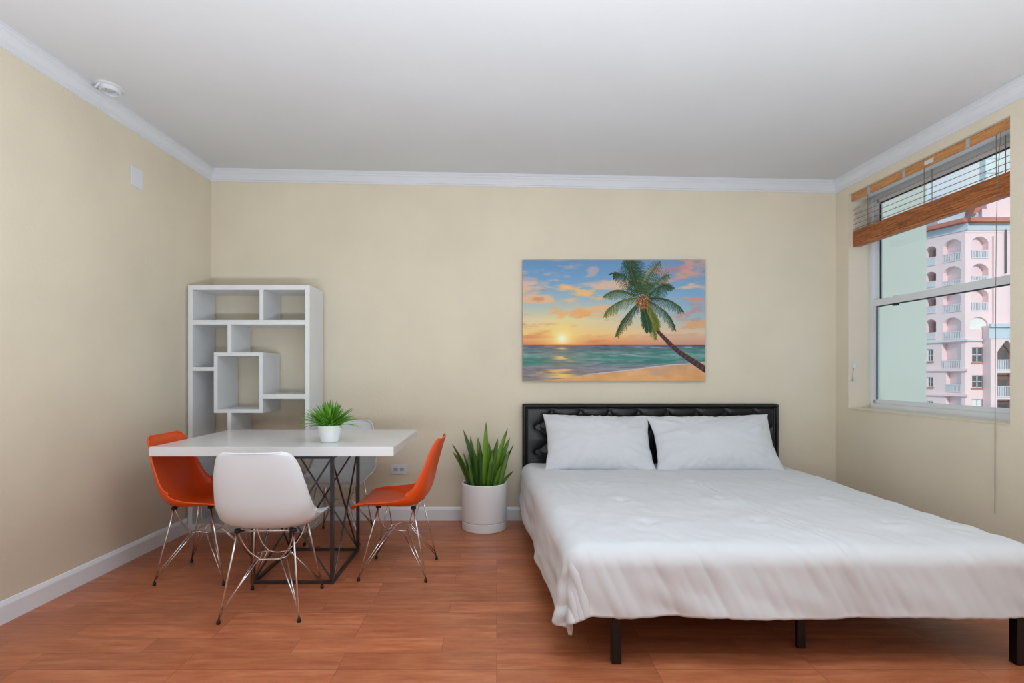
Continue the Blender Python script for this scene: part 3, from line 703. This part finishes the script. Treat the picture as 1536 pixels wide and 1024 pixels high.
# ------------------------------------------------------------------ dining table
TX0, TX1, TY0, TY1, TZ = -1.876, -.556, 2.945, 3.865, .752
tb = tag(empty('dining_table', ((TX0 + TX1) / 2, (TY0 + TY1) / 2, 0)), 'glossy white square-edged dining table on a crossed grey steel rod base', 'table')
tw, td = (TX1 - TX0) / 2, (TY1 - TY0) / 2
MB().box(-tw, tw, -td, td, TZ - .050, TZ).build('tabletop', 'lacquer', tb, .003)
fx0, fx1, fy0, fy1 = -1.33 - tb.location.x, -.898 - tb.location.x, 2.985 - tb.location.y, 3.54 - tb.location.y
cs = [(fx0, fy0), (fx1, fy0), (fx1, fy1), (fx0, fy1)]
b0, t0 = .009, TZ - .060
for i in range(4):
    a, c = cs[i], cs[(i + 1) % 4]
    MB().bar((*a, b0), (*c, b0), .017).build('bottom_rail', 'gunmetal', tb)
    MB().bar((*a, t0), (*c, t0), .016).build('top_rail', 'gunmetal', tb)
    MB().bar((*a, 0), (*a, t0), .019).build('post', 'gunmetal', tb)
    e = .004
    off = Vector((c[1] - a[1], a[0] - c[0], 0)).normalized() * .005
    MB().tube([Vector((*a, b0 + e)) + off, Vector((*c, t0)) + off], .0055, 8).build('cross_rod', 'gunmetal', tb)
    MB().tube([Vector((*c, b0 + e)) - off, Vector((*a, t0)) - off], .0055, 8).build('cross_rod', 'gunmetal', tb)

# ------------------------------------------------------------------ moulded chairs
def make_chair(name, plastic):
    root = empty(name)
    # profile: y (forward +), z, half width, side lift
    prof = [(.238, .410, .165, .000), (.232, .424, .192, .004), (.205, .434, .212, .010), (.140, .436, .222, .020), (.060, .428, .226, .034), (-.020, .420, .228, .052), (-.090, .420, .229, .072),
            (-.140, .436, .229, .088), (-.175, .474, .227, .090), (-.196, .530, .222, .064), (-.212, .600, .212, .046), (-.230, .670, .200, .033), (-.249, .735, .186, .030), (-.263, .782, .168, .022), (-.270, .802, .148, .018), (-.273, .811, .122, .016)]
    P3 = cr([(p[0], p[1], 0) for p in prof], 4); Q3 = cr([(p[2], p[3], 0) for p in prof], 4); n = len(P3)
    nv = 33
    V_, F_ = [], []
    for i in range(n):
        y, z = P3[i].x, P3[i].y; hw, lift = Q3[i].x, Q3[i].y
        d = (P3[min(i + 1, n - 1)] - P3[max(i - 1, 0)]).normalized(); nrm = Vector((d.y, -d.x))   # toward the sitter
        if nrm.y < 0 and d.x < 0 and abs(d.y) < .5: nrm = -nrm
        nrm = Vector((d.y, -d.x)) if (d.y * 1 + -d.x * 1) > 0 else Vector((-d.y, d.x))
        for j in range(nv):
            s = -1 + 2 * j / (nv - 1); a = abs(s)
            l = lift * a ** 2.6
            V_.append((hw * math.sin(s * PI / 2 * .93) / math.sin(PI / 2 * .93), y + nrm.x * l, z + nrm.y * l))
    for i in range(n - 1):
        for j in range(nv - 1): F_.append((i * nv + j, i * nv + j + 1, (i + 1) * nv + j + 1, (i + 1) * nv + j))
    me = bpy.data.meshes.new('seat_shell'); me.from_pydata(V_, [], F_); me.update()
    sh = link('seat_shell', me, plastic, root, True)
    md = sh.modifiers.new('thickness', 'SOLIDIFY'); md.thickness = .006; md.offset = 0
    me2 = bpy.data.meshes.new('seat_rim')
    # moulded rim around the shell edge
    border = [(i, 0) for i in range(n)] + [(n - 1, j) for j in range(1, nv)] + [(i, nv - 1) for i in range(n - 2, -1, -1)] + [(0, j) for j in range(nv - 2, 0, -1)]
    MB().tube([V_[i * nv + j] for i, j in border], .0048, 8, closed=True).build('rim', plastic, sh, smooth=True)
    bpy.data.meshes.remove(me2)
    # wire base
    feet = {(-1, -1): None, (1, -1): None, (1, 1): None, (-1, 1): None}
    zring = .255
    mt = {}
    for (sx, sy) in feet:
        f = Vector((sx * .182, sy * .198, .012)); m_ = Vector((sx * .130, sy * .105 - .01, .418 if sy > 0 else .412))
        lg = MB().tube([f, f.lerp(m_, .5), m_], .0048, 8).build('leg', 'chrome', root, smooth=True)
        MB().lathe([(0, 0), (.0085, 0), (.009, .010), (.0065, .020), (0, .020)], (f.x, f.y, 0), 14).build('foot', 'rubber', lg, smooth=True)
        mt[(sx, sy)] = (f, m_)
        MB().lathe([(0, 0), (.016, 0), (.014, .016), (0, .016)], (m_.x, m_.y, m_.z - .006), 14).build('shock_mount', 'rubber', root, smooth=True)
    for (sx, sy), (f, m_) in mt.items():
        b = MB(); st = f.lerp(m_, .04)
        # two diagonal struts from each foot: one to the side of the ring, one to its front or back
        b.tube([st, Vector((sx * .070, sy * .035, zring + .005))], .0033, 7)
        b.tube([f.lerp(m_, .10), Vector((sx * .052, sy * .062, zring))], .0033, 7)
        # strut that sweeps from the ring up to the mount
        b.tube(cr([Vector((sx * .045, sy * .060, zring)), Vector((sx * .090, sy * .080, zring + .045)), Vector((sx * .118, sy * .098, .36)), m_], 5), .0036, 7)
        b.build('strut', 'chrome', root, smooth=True)
    ring = [Vector((.072, .040, zring + .004)), Vector((.078, 0, zring + .012)), Vector((.072, -.040, zring + .004)), Vector((.045, -.064, zring)), Vector((0, -.052, zring - .004)), Vector((-.045, -.064, zring)),
            Vector((-.072, -.040, zring + .004)), Vector((-.078, 0, zring + .012)), Vector((-.072, .040, zring + .004)), Vector((-.045, .064, zring)), Vector((0, .052, zring - .004)), Vector((.045, .064, zring))]
    MB().tube(ring, .0042, 8, closed=True).build('centre_ring', 'chrome', root, smooth=True)
    for sy in (-1, 1):
        MB().tube([mt[(-1, sy)][1], mt[(1, sy)][1]], .0045, 8).build('cross_wire', 'chrome', root, smooth=True)
    return root
cw = make_chair('dining_chair', 'white_plastic')
G = 'moulded chairs around the dining table'
cw.location = (-1.105, 2.715, 0); cw.scale = (1, 1, .975); cw.rotation_euler = (0, 0, math.radians(3))
tag(cw, 'white moulded chair nearest the camera, its back turned to us, in front of the table', 'chair', G)
c2 = copy_tree(cw); c2.location = (-1.100, 3.845, 0); c2.rotation_euler = (0, 0, PI)
tag(c2, 'white moulded chair on the far side of the table against the back wall, mostly hidden', 'chair', G)
co_ = make_chair('dining_chair', 'orange_plastic')
co_.location = (-.568, 3.20, 0); co_.scale = (1, .95, .957); co_.rotation_euler = (0, 0, math.radians(90 - 3))
tag(co_, 'orange moulded chair at the right end of the table, seen in profile', 'chair', G)
c4 = copy_tree(co_); c4.location = (-1.668, 3.145, 0); c4.scale = (1, .95, .985); c4.rotation_euler = (0, 0, math.radians(-90))
tag(c4, 'orange moulded chair at the left end of the table, near the left wall', 'chair', G)

# ------------------------------------------------------------------ plants
def blades(name, m, parent, specs):
    """specs: (base, azimuth, length, width, lean0, bend, tone, fold)"""
    V_, F_, A = [], [], []
    for (bs, az, L_, wd, lean, bend, tone, fold, twist) in specs:
        n = 9; base = len(V_); p = Vector(bs); d0 = Vector((math.cos(az), math.sin(az), 0)); sd = Vector((-math.sin(az), math.cos(az), 0))
        sd = (sd * math.cos(twist) + d0 * math.sin(twist)); 
        for i in range(n + 1):
            t = i / n; an_ = lean + bend * t
            dr = Vector((0, 0, 1)) * math.cos(an_) + d0 * math.sin(an_)
            if i: p = p + dr * (L_ / n)
            ww = wd * (.75 + .6 * t) * (1 - t ** 2.2) ** .8 if t < 1 else .0003
            nr = sd.cross(dr).normalized()
            V_ += [tuple(p - sd * ww / 2 + nr * fold * ww), tuple(p), tuple(p + sd * ww / 2 + nr * fold * ww)]
            A += [(tone * .8, t), (min(1, tone + .18), t), (tone, t)]
            if i:
                k = base + 3 * (i - 1)
                F_ += [(k, k + 1, k + 4, k + 3), (k + 1, k + 2, k + 5, k + 4)]
    me = bpy.data.meshes.new(name); me.from_pydata(V_, [], F_); me.update()
    ca = me.color_attributes.new('leaf', 'FLOAT_COLOR', 'POINT')
    for i, (r, t) in enumerate(A): ca.data[i].color = (r, t, 0, 1)
    o = link(name, me, m, parent, True)
    md = o.modifiers.new('thickness', 'SOLIDIFY'); md.thickness = wd * .05
    return o
R_ = random.Random(3)
tp = tag(empty('potted_grass', (-.966, 3.165, TZ)), 'small bushy green grass plant in a white tapered pot on the table', 'potted plant')
MB().lathe([(0, 0), (.046, 0), (.050, .004), (.068, .094), (.069, .098), (.066, .098), (.063, .086), (0, .086)], seg=48).build('pot', 'ceramic', tp, smooth=True)
MB().lathe([(0, .0865), (.0625, .0865), (.0625, .090), (0, .092)], seg=30).build('soil', 'soil', tp)
sp_ = []
for i in range(200):
    az = R_.uniform(0, 2 * PI); q = R_.random() ** .75; r = .040 * q
    lean = .05 + 1.25 * q * R_.uniform(.75, 1.1); L_ = .150 * R_.uniform(.8, 1.1) * (1 - .08 * q)
    sp_.append(((r * math.cos(az), r * math.sin(az), .089), az, L_, R_.uniform(.011, .018), lean * .8, lean * .55 + R_.uniform(0, .3) * q, R_.uniform(.05, .75) ** 1.2, .12, R_.uniform(-.5, .5)))
for i in range(26):
    az = R_.uniform(0, 2 * PI); r = .045
    sp_.append(((r * math.cos(az), r * math.sin(az), .089), az, R_.uniform(.05, .075), .014, .3, 1.6, R_.uniform(.6, 1), .1, 0))
blades('foliage', 'blade', tp, sp_)
fpot = tag(empty('potted_succulent', (-.0915, 4.065, 0)), 'tall spiky green plant in a white cylinder pot on the floor beside the bed', 'potted plant')
MB().lathe([(0, 0), (.160, 0), (.165, .004), (.166, .058), (.163, .0605), (0, .0605)], seg=64).build('saucer', 'ceramic', fpot, smooth=False)
MB().lathe([(0, .0605), (.157, .0605), (.160, .064), (.166, .070), (.166, .336), (.163, .340), (.156, .340), (.154, .335), (.154, .30), (0, .30)], seg=64).build('pot', 'ceramic', fpot, smooth=False)
MB().lathe([(0, .3005), (.1535, .3005), (.1535, .305), (0, .31)], seg=40).build('soil', 'soil', fpot)
sp_ = []
LV = [(0.00, .47, .0, .05), (-.04, .43, -.22, -.25), (-.06, .36, -.12, -.1), (.05, .44, .22, .25), (.07, .37, .25, .3), (-.08, .35, -.42, -.35), (-.09, .29, -.45, -.45), (.09, .33, .3, .35), (.1, .28, .22, .25), (.11, .16, .5, .7), (-.11, .22, -.4, -.35),
      (-.02, .30, -.05, .02), (.02, .33, .07, .0), (.03, .27, .12, -.05), (-.05, .28, -.1, .05), (.06, .30, .08, .12), (-.03, .22, -.03, 0), (.01, .25, .05, .05), (.08, .24, .16, .1), (-.07, .25, -.2, -.1), (.04, .36, .1, .18), (-.01, .36, -.12, -.06)]
for i, (x, L_, lean, bend) in enumerate(LV):
    yy = [-.05, .02, .06, -.02, .04, -.04, .05, 0, -.06, -.02, .02][i % 11] + R_.uniform(-.015, .015)
    if i > 10: yy -= .02
    az = 0 if lean >= 0 else PI
    az += R_.uniform(-.35, .35)
    sp_.append(((x, yy, .300), az, L_ * 1.04, R_.uniform(.046, .062), abs(lean) * .6, abs(bend) * 1.05, R_.uniform(.0, .45) if i % 3 else R_.uniform(.5, .95), .18, R_.uniform(.6, 1.15) * R_.choice((-1, 1))))
for i in range(9):
    a = R_.uniform(0, 2 * PI); r = R_.uniform(.02, .12)
    sp_.append(((r * math.cos(a), r * math.sin(a), .300), a, R_.uniform(.16, .30), R_.uniform(.030, .042), .06 + r * 1.5, r * 3, R_.uniform(0, .6), .2, R_.uniform(-.8, .8)))
blades('leaves', 'snake', fpot, sp_)

# ------------------------------------------------------------------ bed
HX0, HX1, HY = .198, 2.161, 4.17
bed = tag(empty('bed_frame', ((HX0 + HX1) / 2, 3.2, 0)), 'black metal bed frame with square legs and tufted black headboard', 'bed frame')
bo = Vector(bed.location)
hb_w, hb_t = HX1 - HX0, .913
buttons = []
for k in range(8): buttons.append((((872 + (k - 1) * 43.6) - PX0) / F * HY, .830))
for r_, zz in enumerate((.735, .64, .545, .45)):
    for k in range(9 if r_ % 2 == 0 else 8):
        off = -21.8 if r_ % 2 == 0 else 0
        buttons.append((((872 + (k - 1) * 43.6 + off) - PX0) / F * HY, zz))
fr = MB()
fr.box(HX0 - bo.x, HX1 - bo.x, HY + .028 - bo.y, YB - .012 - bo.y, .30, hb_t)
hb = fr.build('headboard', 'leather', bed, .006)
ex = .040
pleats = []
bt = sorted(buttons, key=lambda q: -q[1])
for (x, z) in buttons:
    for (x2, z2) in buttons:
        if 0 < z - z2 < .12 and abs(abs(x - x2) - .111) < .03: pleats.append(((x, z), (x2, z2)))
for (x, z) in buttons:
    if z > .8: pleats.append(((x, z), (x, hb_t)))
pl_np = np.array([[a[0], a[1], c[0], c[1]] for a, c in pleats]); bt_np = np.array(buttons)
nu, nv = 400, 130
xs = np.linspace(HX0 + .004, HX1 - .004, nu); zs = np.linspace(.32, hb_t - .004, nv); X, Z = np.meshgrid(xs, zs)
dm = np.full_like(X, 9.)
for ax, az_, bx_, bz_ in pl_np:
    dx, dz = bx_ - ax, bz_ - az_; t = np.clip(((X - ax) * dx + (Z - az_) * dz) / (dx * dx + dz * dz), 0, 1)
    dm = np.minimum(dm, np.hypot(X - ax - t * dx, Z - az_ - t * dz))
db = np.full_like(X, 9.)
for bx_, bz_ in bt_np: db = np.minimum(db, np.hypot(X - bx_, Z - bz_))
hgt = .019 * (1 - np.exp(-dm / .020)) * (1 - .35 * np.exp(-dm / .05)) - .016 * np.exp(-(db / .018) ** 2)
edge = np.minimum(np.minimum(X - HX0, HX1 - X), hb_t - Z); 
inner = np.clip((edge - .028) / .012, 0, 1)
roll = .030 * np.sqrt(np.clip(1 - ((edge - .016) / .016) ** 2, 0, 1))
hgt = np.where(edge < .030, roll, hgt * inner + .002)
Yv = HY + .030 - hgt
co = np.stack([X - bo.x, Yv - bo.y, Z], -1).reshape(-1, 3)
Fc = [(j * nu + i, j * nu + i + 1, (j + 1) * nu + i + 1, (j + 1) * nu + i) for j in range(nv - 1) for i in range(nu - 1)]
me = bpy.data.meshes.new('tufted_pad'); me.from_pydata(co.tolist(), [], Fc); me.update(); link('tufted_pad', me, 'leather', hb, True)
for (x, z) in buttons:
    if z < .6: continue
    o = MB().lathe([(0, .006), (.006, .005), (.010, .001), (.011, -.004), (0, -.004)], seg=16).build('button', 'leather', hb, smooth=True)
    o.rotation_euler = (PI / 2, 0, 0); o.location = (x - bo.x, HY + .040 - bo.y, z)
# rails and legs
LXL, LXR, LYF = .474, 2.066, 2.172
def bedbox(name, x0, x1, y0, y1, z0, z1, bev=.002): return MB().box(x0 - bo.x, x1 - bo.x, y0 - bo.y, y1 - bo.y, z0, z1).build(name, 'black_metal', bed, bev, 1)
bedbox('side_rail', .40, .44, 2.19, HY + .02, .212, .262); bedbox('side_rail', 2.10, 2.14, 2.19, HY + .02, .212, .262)
bedbox('end_rail', .40, 2.14, 2.155, 2.19, .212, .262); bedbox('centre_rail', 1.255, 1.295, 2.19, HY + .02, .212, .250)
for y_ in np.linspace(2.4, 4.0, 8): bedbox('slat', .44, 2.10, y_ - .03, y_ + .03, .250, .262, .001)
for x_, y_ in ((.456, 2.160), (2.048, 2.150), (.456, 3.9), (2.048, 3.9)): bedbox('leg', x_, x_ + .037, y_, y_ + .037, 0, .212)
for y_ in (2.283, 3.1, 3.9): bedbox('leg', 1.257, 1.293, y_, y_ + .020, 0, .212)
mt_ = MB().box(.40, 2.10, 2.26, 4.12, .264, .405).build('mattress', 'mattress', None, .03, 3)
tag(mt_, 'white mattress on the black bed frame, covered by the comforter', 'mattress')

# comforter
ZTOP = .452; RB = .070; YF = 2.215; YH = 4.135
def X0(y): return .352 - (y - YF) / (YH - YF) * .085
def X1(y): return 2.090 + (y - YF) / (YH - YF) * .005
tufts = []
for yy in (3.36, 2.92, 2.50): tufts += [(.63 + (3.36 - yy) * .07, yy), (1.21, yy + .03), (1.74 + (3.36 - yy) * .05, yy)]
def comf(u, v):
    OL, OR, OF = .335, .30, .292
    # cloth coordinates; denser towards the edges
    y = YH - v * (YH - YF + OF)
    yy_ = max(y, YF)
    x0, x1 = X0(yy_), X1(yy_)
    x = (x0 - OL) + u * (x1 - x0 + OL + OR)
    dx = x0 - x if x < x0 else (x1 - x if x > x1 else 0.0)   # signed: + left, - right
    dy = YF - y if y < YF else 0.0
    d = (abs(dx) ** 6 + dy ** 6) ** (1 / 6)
    bxp, byp = min(max(x, x0), x1), yy_
    n_ = noise.noise
    if d < 1e-6:
        out, drop, ux, uy = 0, 0, 0, 0
    else:
        h_ = math.hypot(dx, dy); ux, uy = -dx / h_, -dy / h_
        la = RB * PI / 2
        if d < la: th_ = d / RB; out = RB * math.sin(th_); drop = RB * (1 - math.cos(th_))
        else: out = RB + (d - la) * .10; drop = RB + (d - la) * .985
    phi = math.atan2(dy, abs(dx)) if d > 1e-6 else 0
    cor = math.sin(2 * phi) if (abs(dx) > 1e-6 and dy > 1e-6) else 0
    p = Vector((bxp + ux * out, byp + uy * out, ZTOP - drop))
    hang = min(1, max(0, (drop - .03) / .2))
    # folds on the hanging sides
    if d > 0:
        t_ = phi / (PI / 2); cx_, cy_ = bxp, byp
        s_ = (1 - t_) * cy_ * (7.3 if dx >= 0 else 6) + t_ * (cx_ * 9 - drop * 6)
        f = .011 * math.sin(s_ + 2.2 * n_(Vector((x * 1.7, y * 1.7, 3)))) + .012 * n_(Vector((x * 6 - drop * 9, y * 6, 5)))
        f += .030 * cor * math.sin(phi * 6.5 + .6) * min(1, d / .3)
        p += Vector((ux, uy, 0)) * f * hang
        p.z += .010 * hang * n_(Vector((x * 2.2, y * 2.2, 9))) - .030 * hang * cor
    # long drape creases crossing the front edge, slanting
    q = (x * .9 + y * .42)
    if y < 2.75:
        a = max(0, min(1, (2.75 - y) / .45)) * (.4 + .6 * min(1, d / .1))
        cz = .0
        w1 = math.sin(q * 42 + 3 * n_(Vector((x * 2, y * 2, 1)))); w1 = max(0, w1) ** 3
        cz += .016 * w1 * (0.25 + .75 * max(0, n_(Vector((x * 2.6, y * 1.3, 21))) * 2.2)) + .006 * n_(Vector((q * 30, y * 3, 31)))
        if dy > 0: p += Vector((0, -cz * a, cz * a * .2))
        else: p.z += cz * a * .6
    # soft hills of the filling
    topw = 1 - min(1, drop / .1)
    p.z += topw * (.007 * n_(Vector((x * 2.6, y * 2.6, 0))) + .006 * n_(Vector((x * 7, y * 7, 4))) + .0036 * n_(Vector((x * 20, y * 13, 8))))
    for tx, ty in tufts:
        r = math.hypot(x - tx, (y - ty))
        if r < .3: p.z += topw * (-.022 * math.exp(-(r / .024) ** 2) + .008 * math.exp(-((r - .07) / .05) ** 2))
    # long central crease running from the pillows to the foot
    ln = [(1.18, 3.95), (1.24, 3.5), (1.30, 3.0), (1.33, 2.6), (1.42, 2.2)]
    cxx = np.interp(-y, [-3.95, -3.5, -3.0, -2.6, -2.2], [1.15, 1.22, 1.28, 1.33, 1.40])
    for o_, am in ((0, .008), (.030, -.004), (-.045, .005), (.075, .004)):
        rr = (x - cxx - o_ - .02 * n_(Vector((y * 3, o_ * 30, 2)))) / .011
        p.z += topw * am * math.exp(-rr * rr) * (.5 + .9 * abs(n_(Vector((y * 2.2, o_ * 9, 7)))))
    # puckers near the left edge by the pillow
    if x < .75 and y > 2.9:
        a = math.exp(-((x - .40) / .16) ** 2) * math.exp(-((y - 3.45) / .45) ** 2)
        p.z += topw * .007 * a * max(0, math.sin((x * 1.0 + y * .32) * 95 + 3 * n_(Vector((x * 3, y * 3, 6))))) ** 2
    return p
cf = grid_mesh('comforter', 300, 260, comf, 'cotton')
md = cf.modifiers.new('thickness', 'SOLIDIFY'); md.thickness = .016; md.offset = -1
tag(cf, 'white quilted comforter draped over the bed and hanging at its left and foot', 'comforter')

# pillows
def pillow(loc, w_, h_, t_, lean, rz, rollz, seed, label):
    nu, nv = 70, 50; V_ = []; F_ = []
    def pt(u, v, side):
        a, c = 2 * u - 1, 2 * v - 1
        bowx = 1 - .075 * (1 - c * c); bowz = 1 - .075 * (1 - a * a)
        x = a * w_ / 2 * bowx; z = c * h_ / 2 * bowz
        e = max(0, (1 - a ** 2)) ** .55 * max(0, (1 - c ** 2)) ** .50
        y = side * t_ / 2 * e
        n_ = noise.noise
        # creases run in from seams and corners
        ang = math.atan2(c * h_, a * w_); r = max(abs(a), abs(c))
        cre = max(0, math.sin(ang * 26 + 4 * n_(Vector((a * 2, c * 2, seed))))) ** 2
        y += side * e ** .5 * (.016 * n_(Vector((a * 1.8, c * 1.8, seed + side))) + .009 * n_(Vector((a * 6, c * 5, seed + 7 + side))) + .004 * n_(Vector((a * 17, c * 11, seed + 2 + side))) + .045 * cre * max(0, (r - .45)) * 2 * (1 - r) ** .3 if r < 1 else 0)
        x += .006 * n_(Vector((c * 4, seed, 1))) * abs(a); z += .006 * n_(Vector((a * 4, seed, 2))) * abs(c)
        return (x, y, z)
    idx = {}
    for side in (-1, 1):
        for j in range(nv + 1):
            for i in range(nu + 1):
                # cosine spacing packs detail near the seams
                u = .5 - .5 * math.cos(PI * i / nu); v = .5 - .5 * math.cos(PI * j / nv)
                border = i in (0, nu) or j in (0, nv)
                key = (i, j, 0 if border else side)
                if key not in idx: idx[key] = len(V_); V_.append(pt(u, v, 0 if border else side))
        g = lambda i, j: idx[(i, j, 0 if (i in (0, nu) or j in (0, nv)) else side)]
        for j in range(nv):
            for i in range(nu):
                f = (g(i, j), g(i + 1, j), g(i + 1, j + 1), g(i, j + 1)); F_.append(f if side < 0 else f[::-1])
    me = bpy.data.meshes.new('pillow'); me.from_pydata(V_, [], F_); me.update()
    o = link('pillow', me, 'cotton', None, True); o.location = loc
    o.rotation_euler = (-lean, rollz, rz)
    tag(o, label, 'pillow', 'pillows against the headboard')
pillow((.742, 3.995, .640), .80, .455, .22, math.radians(32), 0, math.radians(1), 3, 'left white pillow leaning on the black headboard, the narrower one')
pillow((1.580, 3.975, .640), .91, .455, .22, math.radians(32), 0, math.radians(-1), 12, 'right white pillow leaning on the black headboard, the wider one')
